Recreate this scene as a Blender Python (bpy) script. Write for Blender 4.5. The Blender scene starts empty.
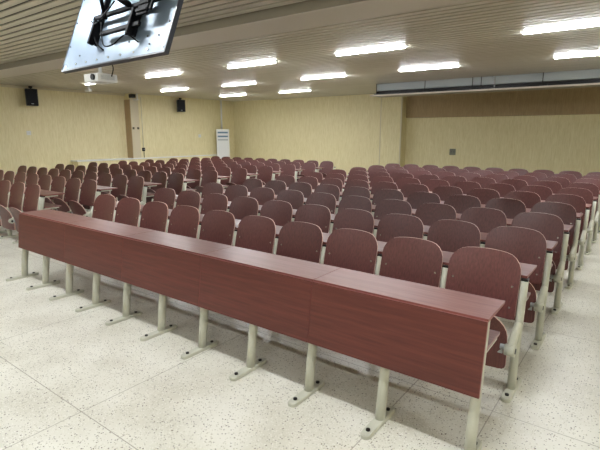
import bpy, bmesh, math, random
from mathutils import Vector, Matrix
random.seed(7)
S = bpy.context.scene
COL = S.collection
PI = math.pi

# ------------------------------------------------------------------ camera, world, exposure
cam = bpy.data.cameras.new('camera'); cam.sensor_width = 36.0; cam.lens = 27.766
cam.clip_start = 0.05; cam.clip_end = 200
camo = bpy.data.objects.new('camera', cam); COL.objects.link(camo)
Rr = Vector((0.80022899, 0.59968988, 0.00236715)); Uu = Vector((-0.11734968, 0.15271857, 0.98127778)); Ff = Vector((-0.58810085, 0.78552472, -0.19258324))
M = Matrix((( Rr.x, Uu.x, -Ff.x, 5.7795), (Rr.y, Uu.y, -Ff.y, -2.2625), (Rr.z, Uu.z, -Ff.z, 1.6752), (0, 0, 0, 1)))
camo.matrix_world = M
S.camera = camo
w = bpy.data.worlds.new('world'); S.world = w; w.use_nodes = True
w.node_tree.nodes['Background'].inputs[0].default_value = (0.9, 0.95, 1, 1)
w.node_tree.nodes['Background'].inputs[1].default_value = 0.15
S.view_settings.view_transform = 'Standard'; S.view_settings.look = 'None'
S.view_settings.gamma = 1; S.view_settings.use_curve_mapping = False
S.view_settings.exposure = 1.6
LAMP = 70.0          # emission strength of the fluorescent tubes

# ------------------------------------------------------------------ material helpers
def lin(c):
    return tuple(((v/255)/12.92 if v/255 <= .04045 else ((v/255+.055)/1.055)**2.4) for v in c)
def mat(name, rgb, rough=.5, metal=0, spec=.5, coat=0):
    m = bpy.data.materials.new(name); m.use_nodes = True
    b = m.node_tree.nodes['Principled BSDF']
    b.inputs['Base Color'].default_value = (*lin(rgb), 1); b.inputs['Roughness'].default_value = rough
    b.inputs['Metallic'].default_value = metal; b.inputs['Specular IOR Level'].default_value = spec
    b.inputs['Coat Weight'].default_value = coat; b.inputs['Coat Roughness'].default_value = .25
    return m
def noise_mat(name, c1, c2, scale, detail=4, rough=.5, lo=.35, hi=.65, bump=0, spec=.5, distort=0, coat=0, coord='Object', rand=0):
    """colour between c1 and c2 by a noise stretched by `scale` (xyz)"""
    m = mat(name, c1, rough, 0, spec, coat); nt = m.node_tree; N = nt.nodes; L = nt.links; b = N['Principled BSDF']
    tc = N.new('ShaderNodeTexCoord'); mp = N.new('ShaderNodeMapping'); mp.inputs['Scale'].default_value = scale
    nz = N.new('ShaderNodeTexNoise'); nz.inputs['Scale'].default_value = 1; nz.inputs['Detail'].default_value = detail
    nz.inputs['Distortion'].default_value = distort
    rp = N.new('ShaderNodeValToRGB'); rp.color_ramp.elements[0].position = lo; rp.color_ramp.elements[1].position = hi
    rp.color_ramp.elements[0].color = (*lin(c1), 1); rp.color_ramp.elements[1].color = (*lin(c2), 1)
    L.new(tc.outputs[coord], mp.inputs[0]); L.new(mp.outputs[0], nz.inputs[0]); L.new(nz.outputs[0], rp.inputs[0])
    out = rp.outputs[0]
    if rand:
        oi = N.new('ShaderNodeObjectInfo'); mr = N.new('ShaderNodeMapRange'); mr.inputs[3].default_value = 1-rand; mr.inputs[4].default_value = 1+rand
        L.new(oi.outputs['Random'], mr.inputs[0])
        hv = N.new('ShaderNodeHueSaturation'); L.new(mr.outputs[0], hv.inputs['Value']); L.new(out, hv.inputs['Color']); out = hv.outputs[0]
        ad = N.new('ShaderNodeVectorMath'); ad.operation = 'ADD'; sc = N.new('ShaderNodeMath'); sc.operation = 'MULTIPLY'; sc.inputs[1].default_value = 37
        L.new(oi.outputs['Random'], sc.inputs[0]); L.new(tc.outputs[coord], ad.inputs[0]); L.new(sc.outputs[0], ad.inputs[1]); L.new(ad.outputs[0], mp.inputs[0])
    L.new(out, b.inputs['Base Color'])
    if bump:
        bp = N.new('ShaderNodeBump'); bp.inputs['Strength'].default_value = bump; bp.inputs['Distance'].default_value = .01
        L.new(nz.outputs[0], bp.inputs['Height']); L.new(bp.outputs[0], b.inputs['Normal'])
    return m
def emit(name, rgb, s):
    m = bpy.data.materials.new(name); m.use_nodes = True; nt = m.node_tree; nt.nodes.clear()
    e = nt.nodes.new('ShaderNodeEmission'); o = nt.nodes.new('ShaderNodeOutputMaterial'); nt.links.new(e.outputs[0], o.inputs[0])
    e.inputs[0].default_value = (*rgb, 1); e.inputs[1].default_value = s
    return m
WOODV = noise_mat('maroon_veneer_upright_grain', (86, 48, 46), (108, 64, 60), (120, 120, 3), 5, .34, .3, .7, .02, rand=.10)
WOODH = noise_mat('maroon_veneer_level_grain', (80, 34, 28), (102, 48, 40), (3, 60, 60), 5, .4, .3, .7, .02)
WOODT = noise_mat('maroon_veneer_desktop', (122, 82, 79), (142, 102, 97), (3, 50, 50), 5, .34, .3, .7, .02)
EDGE = mat('plywood_edge', (214, 180, 168), .5)
EDGEP = mat('pink_edge_band', (132, 78, 72), .45)
STEEL = noise_mat('ivory_painted_steel', (184, 184, 168), (196, 196, 180), (6, 6, 6), 3, .38)
BOLT = mat('dark_bolt', (40, 38, 36), .4, .6)
CHROME = mat('rivet_metal', (210, 208, 200), .25, .9)
BLACK = mat('black_plastic', (18, 18, 20), .45)
WHITE = mat('white_plastic', (225, 226, 224), .4)
GREYP = mat('pale_grey_plastic', (176, 180, 180), .4)
CREAM = mat('cream_paint', (206, 196, 168), .5)

def wallpaper():
    m = mat('yellow_wallpaper', (205, 192, 140), .6); nt = m.node_tree; N = nt.nodes; L = nt.links; b = N['Principled BSDF']
    tc = N.new('ShaderNodeTexCoord'); mp = N.new('ShaderNodeMapping'); mp.inputs['Scale'].default_value = (38, 38, 3.2)
    nz = N.new('ShaderNodeTexNoise'); nz.inputs['Scale'].default_value = 1; nz.inputs['Detail'].default_value = 5; nz.inputs['Distortion'].default_value = 1.2
    rp = N.new('ShaderNodeValToRGB'); e = rp.color_ramp.elements
    e[0].position = .34; e[0].color = (*lin((219, 207, 158)), 1); e[1].position = .66; e[1].color = (*lin((234, 224, 184)), 1)
    L.new(tc.outputs['Object'], mp.inputs[0]); L.new(mp.outputs[0], nz.inputs[0]); L.new(nz.outputs[0], rp.inputs[0]); L.new(rp.outputs[0], b.inputs['Base Color'])
    return m
PAPER = wallpaper()

def terrazzo():
    m = mat('terrazzo', (200, 196, 180), .3); nt = m.node_tree; N = nt.nodes; L = nt.links; b = N['Principled BSDF']
    tc = N.new('ShaderNodeTexCoord')
    nz = N.new('ShaderNodeTexNoise'); nz.inputs['Scale'].default_value = 2.2; nz.inputs['Detail'].default_value = 6
    rp = N.new('ShaderNodeValToRGB'); e = rp.color_ramp.elements
    e[0].position = .35; e[0].color = (*lin((206, 203, 188)), 1); e[1].position = .65; e[1].color = (*lin((226, 224, 212)), 1)
    L.new(tc.outputs['Object'], nz.inputs[0]); L.new(nz.outputs[0], rp.inputs[0])
    base = rp.outputs[0]
    def chips(scale, th, col, prev, fac):
        v = N.new('ShaderNodeTexVoronoi'); v.inputs['Scale'].default_value = scale; v.inputs['Randomness'].default_value = 1
        L.new(tc.outputs['Object'], v.inputs['Vector'])
        lt = N.new('ShaderNodeMath'); lt.operation = 'LESS_THAN'; lt.inputs[1].default_value = th; L.new(v.outputs['Distance'], lt.inputs[0])
        sp = N.new('ShaderNodeSeparateColor'); L.new(v.outputs['Color'], sp.inputs[0])
        g = N.new('ShaderNodeMath'); g.operation = 'GREATER_THAN'; g.inputs[1].default_value = fac; L.new(sp.outputs[0], g.inputs[0])
        mu = N.new('ShaderNodeMath'); mu.operation = 'MULTIPLY'; L.new(lt.outputs[0], mu.inputs[0]); L.new(g.outputs[0], mu.inputs[1])
        mx = N.new('ShaderNodeMix'); mx.data_type = 'RGBA'; L.new(mu.outputs[0], mx.inputs[0]); L.new(prev, mx.inputs[6]); mx.inputs[7].default_value = (*lin(col), 1)
        return mx.outputs[2]
    base = chips(75, .30, (176, 171, 152), base, .5)
    base = chips(60, .26, (108, 98, 86), base, .68)
    base = chips(95, .36, (228, 226, 216), base, .5)
    # thin grey expansion joints
    sx = N.new('ShaderNodeSeparateXYZ'); L.new(tc.outputs['Object'], sx.inputs[0])
    def joint(sock, off, pitch, wdt, prev):
        a = N.new('ShaderNodeMath'); a.operation = 'SUBTRACT'; a.inputs[1].default_value = off; L.new(sock, a.inputs[0])
        q = N.new('ShaderNodeMath'); q.operation = 'PINGPONG'; q.inputs[1].default_value = pitch/2; L.new(a.outputs[0], q.inputs[0])
        l = N.new('ShaderNodeMath'); l.operation = 'LESS_THAN'; l.inputs[1].default_value = wdt; L.new(q.outputs[0], l.inputs[0])
        mx = N.new('ShaderNodeMix'); mx.data_type = 'RGBA'; L.new(l.outputs[0], mx.inputs[0]); L.new(prev, mx.inputs[6]); mx.inputs[7].default_value = (*lin((160, 155, 140)), 1)
        return mx.outputs[2]
    base = joint(sx.outputs[0], 3.17, 1.5, .0028, base)
    base = joint(sx.outputs[0], 5.185, 6.0, .0028, base)
    base = joint(sx.outputs[1], -1.01, 1.53, .0028, base)
    L.new(base, b.inputs['Base Color'])
    r2 = N.new('ShaderNodeMapRange'); r2.inputs[3].default_value = .22; r2.inputs[4].default_value = .42; L.new(nz.outputs[0], r2.inputs[0]); L.new(r2.outputs[0], b.inputs['Roughness'])
    return m
FLOOR = terrazzo()

# ------------------------------------------------------------------ mesh helpers
def build(name, bm, m, parent=None, loc=(0, 0, 0), rot=(0, 0, 0), smooth=False, link=True):
    me = bpy.data.meshes.new(name)
    bmesh.ops.recalc_face_normals(bm, faces=bm.faces[:])
    bm.to_mesh(me); bm.free()
    for mm in (m if isinstance(m, (list, tuple)) else [m]): me.materials.append(mm)
    if smooth:
        for p in me.polygons: p.use_smooth = True
    o = bpy.data.objects.new(name, me)
    if link: COL.objects.link(o)
    o.location = loc; o.rotation_euler = rot
    if parent: o.parent = parent
    return o
def tag(o, label=None, cat=None, group=None, kind=None):
    if label: o['label'] = label
    if cat: o['category'] = cat
    if group: o['group'] = group
    if kind: o['kind'] = kind
    return o
def empty(name, loc, label, cat, group=None, rz=0):
    o = bpy.data.objects.new(name, None); o.empty_display_size = .1; COL.objects.link(o)
    o.location = loc; o.rotation_euler = (0, 0, rz); tag(o, label, cat, group); return o
def box(bm, a, b, mi=0, bev=0, mtx=None):
    x0, y0, z0 = a; x1, y1, z1 = b
    vs = [bm.verts.new(v) for v in ((x0,y0,z0),(x1,y0,z0),(x1,y1,z0),(x0,y1,z0),(x0,y0,z1),(x1,y0,z1),(x1,y1,z1),(x0,y1,z1))]
    fs = [bm.faces.new([vs[i] for i in f]) for f in ((0,3,2,1),(4,5,6,7),(0,1,5,4),(1,2,6,5),(2,3,7,6),(3,0,4,7))]
    for f in fs: f.material_index = mi
    if bev:
        es = list({e for f in fs for e in f.edges})
        r = bmesh.ops.bevel(bm, geom=es, offset=bev, segments=2, affect='EDGES', profile=.6)
        vs = list({v for f in r['faces'] for v in f.verts} | {v for v in vs if v.is_valid})
    if mtx is not None: bmesh.ops.transform(bm, matrix=mtx, verts=[v for v in vs if v.is_valid])
    return bm
def tube(bm, pts, rad, n=12, sx=1.0, mi=0, up=Vector((1, 0, 0))):
    """swept tube; rad number or list; sx stretches the section along `up`"""
    pts = [Vector(p) for p in pts]
    if not isinstance(rad, (list, tuple)): rad = [rad]*len(pts)
    rings = []
    for i, p in enumerate(pts):
        d = (pts[min(i+1, len(pts)-1)] - pts[max(i-1, 0)]).normalized()
        u = up
        if abs(d.dot(u)) > .95: u = Vector((0, 1, 0))
        a = (u - d*u.dot(d)).normalized(); b = d.cross(a)
        rings.append([bm.verts.new(p + a*math.cos(2*PI*k/n)*rad[i]*(sx[i] if isinstance(sx, list) else sx) + b*math.sin(2*PI*k/n)*rad[i]) for k in range(n)])
    for r0, r1 in zip(rings, rings[1:]):
        for k in range(n):
            f = bm.faces.new((r0[k], r0[(k+1) % n], r1[(k+1) % n], r1[k])); f.smooth = True; f.material_index = mi
    for r in (rings[0], rings[-1]):
        f = bm.faces.new(r); f.material_index = mi
    return bm
def cyl(bm, c, axis, r, h, n=14, mi=0):
    c = Vector(c); a = Vector(axis).normalized()
    tube(bm, [c - a*h/2, c + a*h/2], r, n, mi=mi, up=Vector((0, 0, 1)) if abs(a.z) < .9 else Vector((1, 0, 0)))
    return bm
def struct(name, a, b, m, kind='structure'):
    bm = bmesh.new(); box(bm, a, b); o = build(name, bm, m); o['kind'] = kind; return o

# ------------------------------------------------------------------ room shell
H = 3.0
XL1, XL2, YP, XR, YF, YB, YB2 = -8.68, -8.38, 7.12, 9.0, -5.6, 12.0, 12.4
struct('floor', (XL1-.4, YF-.3, -.1), (XR+.2, YB2+.3, 0), FLOOR)
struct('wall_left', (XL1-.2, YF, 0), (XL1, YB2, H+.2), PAPER)
struct('wall_left_rear', (XL1, YP+.31, 0), (XL2, YB2, H+.2), PAPER)
struct('wall_right', (XR, YF, 0), (XR+.2, YB2, H+.2), PAPER)
struct('wall_front', (XL1-.2, YF-.2, 0), (XR+.2, YF, H+.2), CREAM)
struct('wall_back', (XL1, YB2, 0), (XR, YB2+.2, H+.2), PAPER)
struct('wall_back_left', (XL2, YB, 0), (-.80, YB2, H+.2), PAPER)
struct('trim_1', (-1.56, YB-.012, 0), (-1.535, YB, 2.86), CREAM)
struct('trim_2', (-.83, YB-.014, 0), (-.79, YB, 2.86), CREAM)
struct('trim_3', (XL1, -1, H-.07), (XL1+.07, YP, H-.005), CREAM)
# pillar on the left wall: cream boarding round it
struct('wall_left_pillar', (XL1, YP, 0), (XL2, YP+.31, H+.1), PAPER)
struct('trim_4', (XL1, YP-.02, 0), (XL2+.015, YP, H-.2), mat('tan_pillar_board', (176, 152, 116), .5))
struct('trim_5', (XL2, YP, .0), (XL2+.012, YP+.31, H-.12), CREAM)

# slatted ceiling: real strips with dark gaps, a beam across
SLAT = noise_mat('cream_ceiling_slat', (198, 193, 176), (212, 207, 192), (.6, 9, 3), 3, .32, coord='Object')
GAP = mat('grey_void', (84, 82, 74), .8)
def slats(name, y0, y1, x0=XL1, x1=XR):
    bm = bmesh.new(); y = y0 + .02
    while y + .095 < y1:
        box(bm, (x0, y, H), (x1, y+.098, H+.012)); y += .14
    o = build(name, bm, SLAT); o['kind'] = 'structure'; return o
slats('ceiling', YF, 1.87)
slats('ceiling', 2.44, YB2)
struct('ceiling_void', (XL1-.2, YF-.2, H+.09), (XR+.2, YB2+.2, H+.2), GAP)
struct('ceiling_beam', (XL1, 1.87, H-.09), (XR, 2.44, H+.09), mat('beam_plaster', (222, 217, 204), .6))
struct('beam_shade_strip', (XL1, 1.855, H-.085), (XR, 1.87, H+.05), mat('shaded_beam_front', (150, 142, 124), .6))  # front face of the beam, its shade put into a darker colour

struct('upper_shade_band', (-.79, YB2-.10, 2.21), (XR, YB2, H+.1), noise_mat('brown_shade_band', (162, 140, 104), (178, 156, 118), (38, 38, 3.2), 5, .6, distort=1.2))  # added band; the duct's shade on the upper wall put into brown colour
# ledge along the left wall
bm = bmesh.new(); box(bm, (0, 0, .82), (.40, 6.3, .86)); box(bm, (0, .03, 0), (.37, 6.27, .82), 1)
o = build('wall_ledge', bm, [WHITE, PAPER], loc=(XL1, 5.1, 0))
tag(o, 'long low boxed ledge with a white top along the left wall behind the seats', 'ledge')

# ------------------------------------------------------------------ fluorescent lamps
TUBE = emit('glowing_tube', (.93, .96, 1), LAMP)
HOUS = mat('lamp_housing', (215, 216, 212), .4)
TUBES = emit('soft_tube_side', (.93, .96, 1), .5)
rowname = {4.63: 'beam-side', 7.08: 'middle', 9.55: 'rearmost', -.55: 'front'}
colname = ['leftmost', 'second from left', 'third from left', 'fourth from left', 'fifth from left', 'sixth from left']
lx = [-6.62, -3.92, -1.20, 1.36, 4.24, 6.9]
def lamp(x, y, label):
    t = empty('ceiling_lamp', (x, y, H), label, 'ceiling lamp', 'double fluorescent lamps on the slatted ceiling')
    bm = bmesh.new(); box(bm, (0, -.028, -.012), (1.28, .028, .03), bev=.003); build('housing', bm, HOUS, t)
    for k in range(2):
        bm = bmesh.new(); a = .03 + k*.615
        tube(bm, [(a, 0, -.016), (a+.01, 0, -.016), (a+.58, 0, -.016), (a+.595, 0, -.016)], [.012, .017, .017, .012], 12, up=Vector((0, 1, 0)))
        bm.faces.ensure_lookup_table()
        build('tube_diffuser', bm, TUBES, t)
        bm = bmesh.new(); h = .022; b = a+.595; z0 = -.033; z1 = -.037
        v = [bm.verts.new(q) for q in ((a, -h, z0), (a, 0, z1), (a, h, z0), (b, -h, z0), (b, 0, z1), (b, h, z0))]
        for f in ((0, 3, 4, 1), (1, 4, 5, 2), (0, 1, 2), (3, 5, 4), (0, 2, 5, 3)): bm.faces.new([v[q] for q in f])
        build('tube_lens', bm, TUBE, t)
for y in (4.63, 7.08, 9.55):
    for i, x in enumerate(lx):
        if y > 9 and i in (2, 3, 4, 5): continue
        lamp(x, y, f'white double tube lamp, {colname[i]} in the {rowname[y]} lamp row')
for i, x in enumerate(lx):
    if x < -7: continue
    lamp(x, -.55, f'white double tube lamp above the front desks, {colname[i]} in its row')
for i, x in enumerate(lx):
    if i < 2: continue
    lamp(x, -3.0, f'white double tube lamp at the front of the hall, {colname[i-2]} in its row')

# ------------------------------------------------------------------ duct and hung rail at the back
DUCT = mat('blue_grey_duct', (190, 200, 204), .45)
bm = bmesh.new(); box(bm, (0, 0, 0), (9.2, .5, .18), bev=.006)
for x in (1.0, 3.3, 5.6, 7.9): box(bm, (x, -.006, -.003), (x+.012, .506, .183))
o = build('ceiling_duct', bm, DUCT, loc=(-.33, 9.32, H-.18)); tag(o, 'long pale blue-grey ceiling duct above the hung white rail', 'duct')
t = empty('hung_rail', (-.48, 9.24, 2.68), 'long white-edged board hung below the ceiling near the back wall', 'rail')
bm = bmesh.new(); box(bm, (0, 0, 0), (9.4, .02, .038)); build('edge_strip', bm, mat('rail_white', (222, 214, 202), .5), t)
bm = bmesh.new(); box(bm, (0, .02, .01), (9.4, .66, .036)); build('board', bm, mat('rail_board', (150, 140, 118), .6), t)
bm = bmesh.new(); box(bm, (.1, .16, .036), (9.38, .56, .135)); build('dark_gap_fill', bm, BLACK, t)  # black filler added for the shade in the gap under the duct
for x in (.18, 1.53, 2.7, 2.9, 3.2, 4.2, 6.4, 8.4):
    bm = bmesh.new(); tube(bm, [(x, .03, .03), (x, .03, H-2.68)], (.008 if x != 3.2 else .016), 8); build('rod', bm, GREYP if x == 3.2 else BOLT, t)
    bm = bmesh.new(); box(bm, (x-.07, .01, .045), (x+.10, .08, .065), bev=.004); build('clamp', bm, BLACK, t)

# ------------------------------------------------------------------ seats
SP = .52; D = .9225; Y1 = .8315
def panel(bm, w, zb, zt, arc, rt, rb, yf, thick, nx=15, nz=9):
    """bent plywood panel: rounded outline in x/z, y given by yf(x,z)"""
    xs = [w*math.sin(PI/2*(-1+2*i/(nx-1))) for i in range(nx)]
    def top(x):
        c = max(0, abs(x)-(w-rt)); return zt - arc*(x/w)**2 - (rt - math.sqrt(max(0, rt*rt-c*c)))
    def bot(x):
        c = max(0, abs(x)-(w-rb)); return zb + (rb - math.sqrt(max(0, rb*rb-c*c)))
    F, B = [], []
    for x in xs:
        a, b = bot(x), top(x); cf, cb = [], []
        for j in range(nz):
            z = a + (b-a)*j/(nz-1); y = yf(x, z)
            cf.append(bm.verts.new((x, y, z))); cb.append(bm.verts.new((x, y+thick, z)))
        F.append(cf); B.append(cb)
    for i in range(nx-1):
        for j in range(nz-1):
            f = bm.faces.new((F[i][j], F[i+1][j], F[i+1][j+1], F[i][j+1])); f.smooth = True
            f = bm.faces.new((B[i][j], B[i][j+1], B[i+1][j+1], B[i+1][j])); f.smooth = True
        for j in (0, nz-1):
            f = bm.faces.new((F[i][j], F[i+1][j], B[i+1][j], B[i][j])); f.material_index = 1
            for e in f.edges: e.smooth = False
    for i in (0, nx-1):
        for j in range(nz-1):
            f = bm.faces.new((F[i][j], F[i][j+1], B[i][j+1], B[i][j])); f.material_index = 1
            for e in f.edges: e.smooth = False
def back_y(x, z):
    t = (z-.49)/.42
    return .034 + .088*t + .02*t*t - .022*(x/.23)**2
def seat_y(x, z):
    t = (z-.19)/.41
    return -.125 - .10*t + .03*math.sin(PI*t) + .018*(x/.22)**2
POST = [(0, .0, .02), (0, .012, .18), (0, .030, .34), (0, .050, .46), (0, .076, .60), (0, .104, .735)]
def post_bm(x):
    bm = bmesh.new()
    tube(bm, [(x, p[1], p[2]) for p in POST], [.033, .034, .037, .040, .042, .043], 14, sx=[.86, .80, .70, .62, .58, .56])
    # arm reaching forward to the seat pivot
    tube(bm, [(x, .05, .455), (x, .015, .455), (x, -.05, .425), (x, -.115, .375), (x, -.15, .352)], [.030, .031, .031, .033, .034], 12, sx=.8)
    cyl(bm, (x, -.148, .35), (1, 0, 0), .036, .06)
    return bm
def plate_bm(x, y=.0, L=.17):
    bm = bmesh.new(); n = 8; r = .031; pr = []
    for s, c in ((1, y+L), (-1, y-L)):
        for k in range(n+1):
            a = (0 if s > 0 else PI) + PI*k/n
            pr.append((x + r*math.cos(a), c - s*0 + r*math.sin(a)))
    lo = [bm.verts.new((px, py, .0)) for px, py in pr]; hi = [bm.verts.new((px, py, .020)) for px, py in pr]
    hi2 = [bm.verts.new((x+(px-x)*.84, y+(py-y)*.97, .026)) for px, py in pr]
    bm.faces.new(lo); bm.faces.new(hi2)
    for i in range(len(pr)):
        j = (i+1) % len(pr); bm.faces.new((lo[i], lo[j], hi[j], hi[i])); bm.faces.new((hi[i], hi[j], hi2[j], hi2[i]))
    return bm
def cache(f, store={}):
    return f
def bolts(parent, x, y, L=.145):
    for s in (-1, 1):
        bm = bmesh.new(); cyl(bm, (x, y+s*L, .029), (0, 0, 1), .013, .012, 10); build('bolt', bm, BOLT, parent)
def make_seat(both):
    t = bpy.data.objects.new('auditorium_seat', None); t.empty_display_size = .1; COL.objects.link(t)
    bm = bmesh.new(); panel(bm, .236, .485, .911, .028, .098, .03, back_y, .012, 17, 9)
    b = build('backrest', bm, [WOODV, EDGE], t)
    for sx in (-.195, .195):
        for z in (.56, .695):
            bm = bmesh.new(); cyl(bm, (sx, back_y(sx, z)-.001, z), (0, 1, -.2), .0075, .006, 10); build('rivet', bm, CHROME, b)
    bm = bmesh.new(); panel(bm, .232, .19, .60, .05, .12, .03, seat_y, .013, 17, 9)
    s = build('seat', bm, [WOODV, EDGE], t)
    for sx in (-1, 1):
        bm = bmesh.new(); box(bm, (sx*.18-.03, -.118, .30), (sx*.18+.03, -.098, .42), bev=.003)
        cyl(bm, (sx*.215, -.118, .352), (1, 0, 0), .02, .04, 10); build('seat_bracket', bm, GREYP, s)
    for x in ([-SP/2, SP/2] if both else [-SP/2]):
        l = build('leg', post_bm(x), STEEL, t)
        bm = bmesh.new(); box(bm, (x-.02, .092, .735), (x+.02, .145, .752), bev=.002); build('post_cap', bm, BLACK, l)
        bm = bmesh.new(); sd = 1 if x > 0 else -1
        cyl(bm, (x, -.148, .35), (1, 0, 0), .018, .066, 12); build('pivot_cap', bm, BLACK, l)
        f = build('foot_plate', plate_bm(x, .01, .15), STEEL, t); bolts(f, x, .01, .125)
    return t
def clone(o, parent=None):
    c = o.copy(); COL.objects.link(c)
    if parent: c.parent = parent
    for ch in o.children: clone(ch, c)
    return c

# desk unit for two seats; origin at the floor under its left post, rear rows have no front panel
def bracket(t, x):
    bm = bmesh.new()
    box(bm, (x-.016, .138, .728), (x+.016, .34, .752), bev=.003)
    build('desk_bracket', bm, STEEL, t)
    bm = bmesh.new(); box(bm, (x-.014, .112, .548), (x+.014, .34, .566), bev=.003)
    build('shelf_bracket', bm, STEEL, t)
def make_desk(front, last):
    name = 'front_desk' if front else 'desk'
    t = bpy.data.objects.new(name, None); t.empty_display_size = .1; COL.objects.link(t)
    y0 = .045 if front else .118; y1 = .378 if front else .44
    g = .0015
    e0 = -.03 if front == 'first' else g
    e1 = 2*SP + (.03 if last else -g)
    if not front: e0 = g; e1 = 2*SP-g + (.032 if last else 0)
    bm = bmesh.new(); box(bm, (e0, y0, .752), (e1, y1, .770), bev=.002)
    for f in bm.faces:
        if abs(f.normal.z) < .5: f.material_index = 1
    build('desktop', bm, [WOODT, EDGEP], t)
    if front:
        bm = bmesh.new(); box(bm, (e0, -.009, -.2), (e1, .009, .2), bev=.002)
        for f in bm.faces:
            if abs(f.normal.y) < .5: f.material_index = 1
        a = math.atan2(.047, .385)
        build('front_panel', bm, [WOODH, EDGEP], t, loc=(0, .0145, .5605), rot=(-a, 0, 0))
    bm = bmesh.new(); box(bm, (e0+.012, .12, .566), (e1-.012, .375, .584), bev=.002)
    build('book_shelf', bm, WOODT, t)
    for k in range(3 if last else 2):
        bracket(t, k*SP)
    if front:
        for k in range(3 if last else 2):
            x = k*SP
            bm = bmesh.new(); tube(bm, [(x, .004, .02), (x, .024, .2), (x, .050, .37), (x, .068, .50), (x, .100, .748)], [.034, .036, .038, .040, .042], 14, sx=[.86, .80, .68, .62, .58])
            build('leg', bm, STEEL, t)
            f = build('foot_plate', plate_bm(x, -.02, .15), STEEL, t); bolts(f, x, -.02, .125)
    return t

ORD = ['first', 'second', 'third', 'fourth', 'fifth', 'sixth', 'seventh', 'eighth', 'ninth', 'tenth']
import math as _m
def px(P):
    v = Vector(P) - Vector((5.7795, -2.2625, 1.6752)); z = v.dot(Ff)
    if z < .3: return (-9999, 0)
    return (300 + 462.77*v.dot(Rr)/z, 225 - 462.77*v.dot(Uu)/z)

NR = 10
DL = .902
proto = make_seat(False); proto_end = make_seat(True)
used = {'a': False, 'b': False}
def place_seat(x, k, end, label, group, d=D):
    p, key = (proto_end, 'b') if end else (proto, 'a')
    if used[key]: o = clone(p)
    else: o = p; used[key] = True
    o.location = (x, Y1 + d*k, 0); tag(o, label, 'seat', group)
for k in range(NR):
    for i in range(10):
        row = 'front row' if k == 0 else ('back row' if k == 9 else ORD[k]+' row')
        which = ORD[i] if i < 9 else 'last'
        place_seat((i+.5)*SP + .020, k, i == 9, f'maroon wooden tip-up seat, {which} from the centre aisle, {row} of the right block',
                   f'tip-up seats in the {row} of the right block')
XLB = -1.46
for k in range(NR):
    for j in range(10):
        x = XLB - (j+.5)*SP
        if px((x+.3, 1.0+DL*k, .7))[0] < -12: continue
        row = 'front row' if k == 0 else ('back row' if k == 9 else ORD[k]+' row')
        which = ORD[j]
        place_seat(x, k, j == 0, f'maroon wooden tip-up seat, {which} from the centre aisle, {row} of the left block',
                   f'tip-up seats in the {row} of the left block', DL)
# front desks
fd = [make_desk('first', False)]; mid = make_desk('mid', False)
names = ['at the far left end beside the centre aisle', 'second from its far left end', 'in the middle of the row', 'second from the near right end', 'at the near right end']
for i in range(5):
    if i == 0: o = fd[0]
    elif i == 1: o = mid
    elif i == 4: o = make_desk('mid', True)
    else: o = clone(mid)
    o.location = (i*2*SP, 0, 0)
    tag(o, f'maroon front desk with modesty panel, {names[i]}', 'desk', 'maroon front desks with panels facing the camera')
# desks behind the seat rows (bracketed on the posts of the row in front)
dk = make_desk(None, False); dke = make_desk(None, True); u2 = [False, False]
def place_desk(x, k, last, label, group, d=D):
    i = 1 if last else 0; p = dke if last else dk
    o = clone(p) if u2[i] else p
    u2[i] = True
    o.location = (x, Y1 + d*k, 0); tag(o, label, 'desk', group)
for k in range(NR-1):
    rn = ORD[k+1] + ' row' if k < 8 else 'back row'
    for i in range(5):
        w = ['nearest the centre aisle', 'second from the centre aisle', 'in the middle', 'second from the right aisle', 'at the right aisle'][i]
        place_desk(i*2*SP, k, i == 4, f'maroon two-seat desk {w}, before the {rn}, right block', f'desks before the {rn} of the right block')
    for j in range(5):
        x = XLB - (j+1)*2*SP
        if px((x+2*SP, 1.3+DL*k, .77))[0] < -6: continue
        w = ['nearest the centre aisle', 'second from the centre aisle', 'in the middle', 'second from the left wall', 'nearest the left wall'][j]
        place_desk(x, k, j == 0, f'maroon two-seat desk {w}, before the {rn}, left block', f'desks before the {rn} of the left block', DL)

# ------------------------------------------------------------------ hung television, seen from behind
TVB = mat('blue_grey_steel', (120, 138, 158), .28, .55)
TVB = noise_mat('blue_grey_steel', (112, 128, 144), (130, 146, 162), (2, 2, 2), 3, .46); TVB.node_tree.nodes['Principled BSDF'].inputs['Metallic'].default_value = .4
t = empty('television', (0, 0, 0), 'large tilted television seen from behind, hung from the ceiling on a black mount', 'television')
Ux = Vector((.99808755, -.06181614, 0)); Vy = Vector((.02215292, .35768259, .93358043)); Nz = Ux.cross(Vy)
TM = Matrix(((Ux.x, Vy.x, Nz.x, 1.963), (Ux.y, Vy.y, Nz.y, -.322), (Ux.z, Vy.z, Nz.z, 2.163), (0, 0, 0, 1)))
t.matrix_world = TM
bm = bmesh.new(); box(bm, (0, 0, -.018), (1.41, .82, 0), bev=.003); build('back_panel', bm, TVB, t)
bm = bmesh.new()
for a, b in (((-.008, -.008, -.03), (1.418, .004, .003)), ((-.008, .816, -.03), (1.418, .828, .003)), ((-.008, .004, -.03), (.002, .816, .003)), ((1.408, .004, -.03), (1.418, .816, .003))): box(bm, a, b)
build('bezel', bm, mat('tv_bezel', (34, 38, 46), .35), t)
bm = bmesh.new(); box(bm, (.002, .004, -.028), (1.408, .816, -.018)); build('screen', bm, mat('tv_screen', (12, 12, 14), .1), t)
for i, (a, b) in enumerate([(.06 + .165*k, .035) for k in range(9)] + [(.03, .2), (.03, .4), (.03, .6), (1.38, .2), (1.38, .42), (.25, .10), (1.17, .13), (1.30, .12), (1.22, .07), (.95, .12)]):
    bm = bmesh.new(); cyl(bm, (a, b, .003), (0, 0, 1), .006 if b > .05 else .007, .006, 10)
    build('screw', bm, BLACK if b > .05 else CHROME, t)
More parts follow.
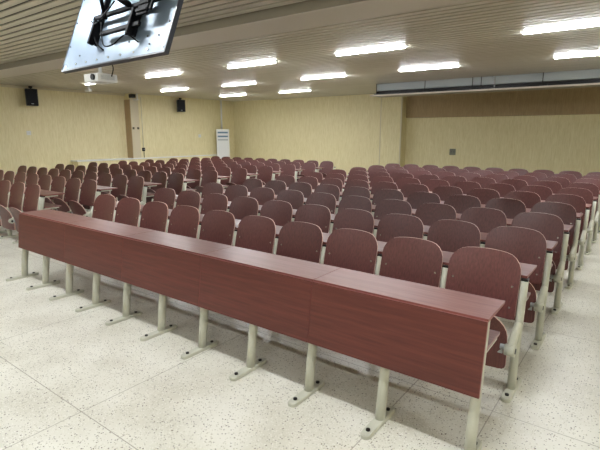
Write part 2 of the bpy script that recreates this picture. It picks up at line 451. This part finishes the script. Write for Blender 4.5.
MB_ = mat('mount_black', (10, 11, 14), .7, 0, .1)
bm = bmesh.new()
box(bm, (.38, .285, .035), (1.30, .315, .055), bev=.003); box(bm, (.56, .14, .035), (1.06, .17, .055), bev=.003)
box(bm, (.62, .455, .035), (1.34, .475, .055), bev=.003); box(bm, (1.00, .37, .035), (1.34, .39, .055), bev=.003)
build('mount_rail', bm, MB_, t, loc=(.05, .045, 0))
for x in (.44, .96):
    bm = bmesh.new(); box(bm, (x-.010, .10, .0), (x+.010, .62, .035), bev=.003); box(bm, (x-.012, .09, .03), (x+.014, .27, .07), bev=.004)
    build('mount_bracket', bm, MB_, t, loc=(.05, .045, 0))
bm = bmesh.new(); box(bm, (1.03, .20, .055), (1.15, .52, .07), bev=.004); box(bm, (1.17, .22, .055), (1.19, .52, .07), bev=.003)
for k in range(6): box(bm, (1.03, .22+k*.05, .07), (1.15, .235+k*.05, .078))
build('mount_plate', bm, MB_, t, loc=(.05, .045, 0))
bm = bmesh.new(); tube(bm, [(.90, .30, .07), (.78, .36, .12), (.66, .44, .18), (.58, .50, .20)], [.02, .024, .024, .024], 10); tube(bm, [(.60, .25, .06), (.59, .36, .12), (.60, .45, .18)], .014, 8)
cyl(bm, (.60, .45, .18), (1, 0, 0), .045, .10, 14)
build('mount_arm', bm, MB_, t, loc=(.05, .045, 0))
# ceiling pole in world space, parented to the set
bm = bmesh.new(); a = TM @ Vector((.65, .495, .18)); tube(bm, [a, Vector((a.x, a.y, H))], .032, 12, up=Vector((1, 0, 0))); cyl(bm, (a.x, a.y, H-.01), (0, 0, 1), .10, .02, 18)
o = build('ceiling_pole', bm, MB_); o.parent = t; o.matrix_parent_inverse = TM.inverted()
def cable(pts, r, parent, name='cable'):
    bm = bmesh.new(); P = [Vector(p) for p in pts]; out = []
    for i in range(len(P)-1):
        p0 = P[max(i-1, 0)]; p1 = P[i]; p2 = P[i+1]; p3 = P[min(i+2, len(P)-1)]
        for s in range(6):
            u = s/6; out.append(.5*((2*p1)+(-p0+p2)*u+(2*p0-5*p1+4*p2-p3)*u*u+(-p0+3*p1-3*p2+p3)*u**3))
    out.append(P[-1]); tube(bm, out, r, 6); return build(name, bm, MB_, parent)
cable([(.49, .33, .07), (.47, .25, .05), (.54, .15, .03), (.62, .10, .006)], .006, t)
cable([(.62, .27, .07), (.72, .10, .06), (.86, .08, .06), (.98, .14, .05), (1.08, .10, .006)], .005, t)
cable([(.45, .31, .07), (.60, .26, .09), (.80, .38, .10)], .005, t)

# ------------------------------------------------------------------ projector
t = empty('projector', (.25, 1.02, 2.29), 'white ceiling projector with a dark lens, just below the television', 'projector')
bm = bmesh.new(); box(bm, (-.155, -.13, 0), (.155, .13, .10), bev=.012); build('body', bm, WHITE, t)
bm = bmesh.new(); cyl(bm, (.06, -.135, .055), (0, 1, 0), .036, .03, 20); build('lens', bm, BLACK, t)
bm = bmesh.new()
for k in range(6): box(bm, (.153, -.09, .03+k*.009), (.158, .09, .034+k*.009))
build('vent', bm, GREYP, t)
bm = bmesh.new(); tube(bm, [(0, 0, .09), (0, 0, .13), (0, 0, H-2.29)], [.05, .02, .02], 12); build('ceiling_pole', bm, WHITE, t)
cable([(.02, .02, .30), (.14, .05, .24), (.19, .06, .17), (.16, .05, .07)], .006, t)

# ------------------------------------------------------------------ small white camera beside the projector
t = empty('ceiling_camera', (-7.2, 5.05, H), 'small white bracketed camera under the ceiling by the left wall, below the projector', 'camera')
bm = bmesh.new(); box(bm, (-.03, -.03, -.10), (.03, .03, 0), bev=.004); build('bracket', bm, WHITE, t)
bm = bmesh.new(); box(bm, (-.14, -.05, -.15), (.09, .05, -.09), bev=.012); build('housing', bm, WHITE, t)

# ------------------------------------------------------------------ loudspeakers
def speaker(loc, rz, label, hh=.46, ww=.30):
    t = empty('loudspeaker', loc, label, 'loudspeaker', 'black loudspeakers on the left wall', rz)
    bm = bmesh.new(); box(bm, (.10, -ww/2, -hh/2), (.36, ww/2, hh/2), bev=.015)
    build('cabinet', bm, BLACK, t)
    bm = bmesh.new(); box(bm, (.36, -ww/2+.02, -hh/2+.02), (.372, ww/2-.02, hh/2-.02), bev=.004); build('grille', bm, mat('speaker_cloth', (12, 16, 24), .8), t)
    bm = bmesh.new(); box(bm, (.372, -.03, -hh/2+.04), (.376, .03, -hh/2+.06)); build('badge', bm, GREYP, t)
    bm = bmesh.new(); box(bm, (0, -.04, hh/2-.06), (.02, .04, hh/2+.08)); tube(bm, [(.01, 0, hh/2+.04), (.12, 0, hh/2+.05), (.2, 0, hh/2-.02)], .02, 8, up=Vector((0, 1, 0)))
    cyl(bm, (.10, -.0, hh/2+.06), (0, 0, 1), .05, .05, 12)
    build('wall_bracket', bm, BLACK, t)
speaker((XL1, 4.12, 2.68), -.35, 'nearer black loudspeaker high on the left wall, left of the pillar')
speaker((XL2, 9.22, 2.68), -.55, 'farther black loudspeaker on the left wall, between pillar and air conditioner', .42, .28)

# ------------------------------------------------------------------ floor air conditioner in the corner
t = empty('air_conditioner', (-8.02, 11.0, 0), 'tall white floor-standing air conditioner in the far left corner', 'air conditioner', None, PI/4)
bm = bmesh.new(); box(bm, (-.25, -.15, .05), (.25, .15, 1.86), bev=.012); box(bm, (-.24, -.14, 0), (.24, .14, .05)); build('body', bm, WHITE, t)
for z in (1.70, 1.55):
    bm = bmesh.new(); box(bm, (-.2, -.156, z), (.2, -.148, z+.06)); build('louvre', bm, mat('vent_blue', (96, 122, 142), .5) if z > 1.6 else bpy.data.materials['vent_blue'], t)
bm = bmesh.new(); box(bm, (-.2, -.156, 1.42), (.2, -.149, 1.48)); build('display_strip', bm, GREYP, t)
bm = bmesh.new(); box(bm, (-.21, -.154, .12), (.21, -.149, 1.38), bev=.002); build('front_grille', bm, WHITE, t)
bm = bmesh.new(); tube(bm, [(0, 0, 0), (0, 0, H-1.86)], .035, 12); o = build('pipe_cover', bm, WHITE, loc=(-8.2, 11.12, 1.86)); 
tag(o, 'thin white vertical pipe from the air conditioner up to the ceiling', 'pipe')

# ------------------------------------------------------------------ sockets and switches
def plate(loc, axis, label, m, s=.09, inset=None, name='wall_socket', cat='socket'):
    bm = bmesh.new()
    if axis == 'x': box(bm, (0, -s/2, -s/2), (.012, s/2, s/2), bev=.003)
    else: box(bm, (-s/2, -.012, -s/2), (s/2, 0, s/2), bev=.003)
    t = empty(name, loc, label, cat)
    build('cover_plate', bm, m, t)
    bm = bmesh.new(); q = s*.2
    if axis == 'x':
        for k in (-1, 1): box(bm, (.012, k*q-.008, -.012), (.015, k*q+.008, .012))
    else:
        for k in (-1, 1): box(bm, (k*q-.008, -.015, -.012), (k*q+.008, -.012, .012))
    build('socket_holes', bm, inset or BLACK, t)
plate((XL1, 3.95, 1.69), 'x', 'small white switch plate on the left wall below the nearer loudspeaker', WHITE, .12, GREYP, 'wall_switch', 'switch')
plate((XL2, 10.1, 1.60), 'x', 'small white switch plate on the left wall right of the farther loudspeaker', WHITE, .12, GREYP, 'wall_switch', 'switch')
plate((XL2+.012, YP+.07, 1.86), 'x', 'small dark fixing on the pillar, left one of the pair', BOLT, .07, CHROME, 'wall_fixing', 'fixing')
plate((XL2+.012, YP+.25, 1.86), 'x', 'small dark fixing on the pillar, right one of the pair', BOLT, .07, CHROME, 'wall_fixing', 'fixing')
plate((XL2, YP+.42, 1.14), 'x', 'dark socket with a hanging cord low beside the pillar', BOLT, .12, GREYP)
plate((.79, YB2, 1.14), 'y', 'grey socket box with dark face low on the back wall', mat('socket_grey', (120, 122, 108), .5), .19)
bm = bmesh.new(); tube(bm, [(0, 0, 0), (0, .0, -.55)], .008, 6); o = build('hanging_cord', bm, BOLT, loc=(XL2+.02, YP+.42, 1.12)); tag(o, 'thin dark cord hanging from the socket beside the pillar', 'cord')
bm = bmesh.new(); tube(bm, [(0, 0, 0), (0, 0, 1.7)], .006, 6); o = build('wall_conduit', bm, GREYP, loc=(XL2+.01, YP+.42, 1.2)); tag(o, 'thin pale conduit running up the wall beside the pillar', 'conduit')
# small camera dome with bracket above the pillar
t = empty('pillar_camera', (XL2+.2, YP-.0, H), 'small dark camera with white bracket at the ceiling above the pillar', 'camera')
bm = bmesh.new(); box(bm, (-.16, -.06, -.15), (.02, .10, -.03), bev=.02); build('camera_body', bm, BLACK, t)
bm = bmesh.new(); box(bm, (-.02, .14, -.2), (.02, .17, 0)); box(bm, (-.19, .1, -.22), (.05, .2, -.19)); build('bracket', bm, WHITE, t)
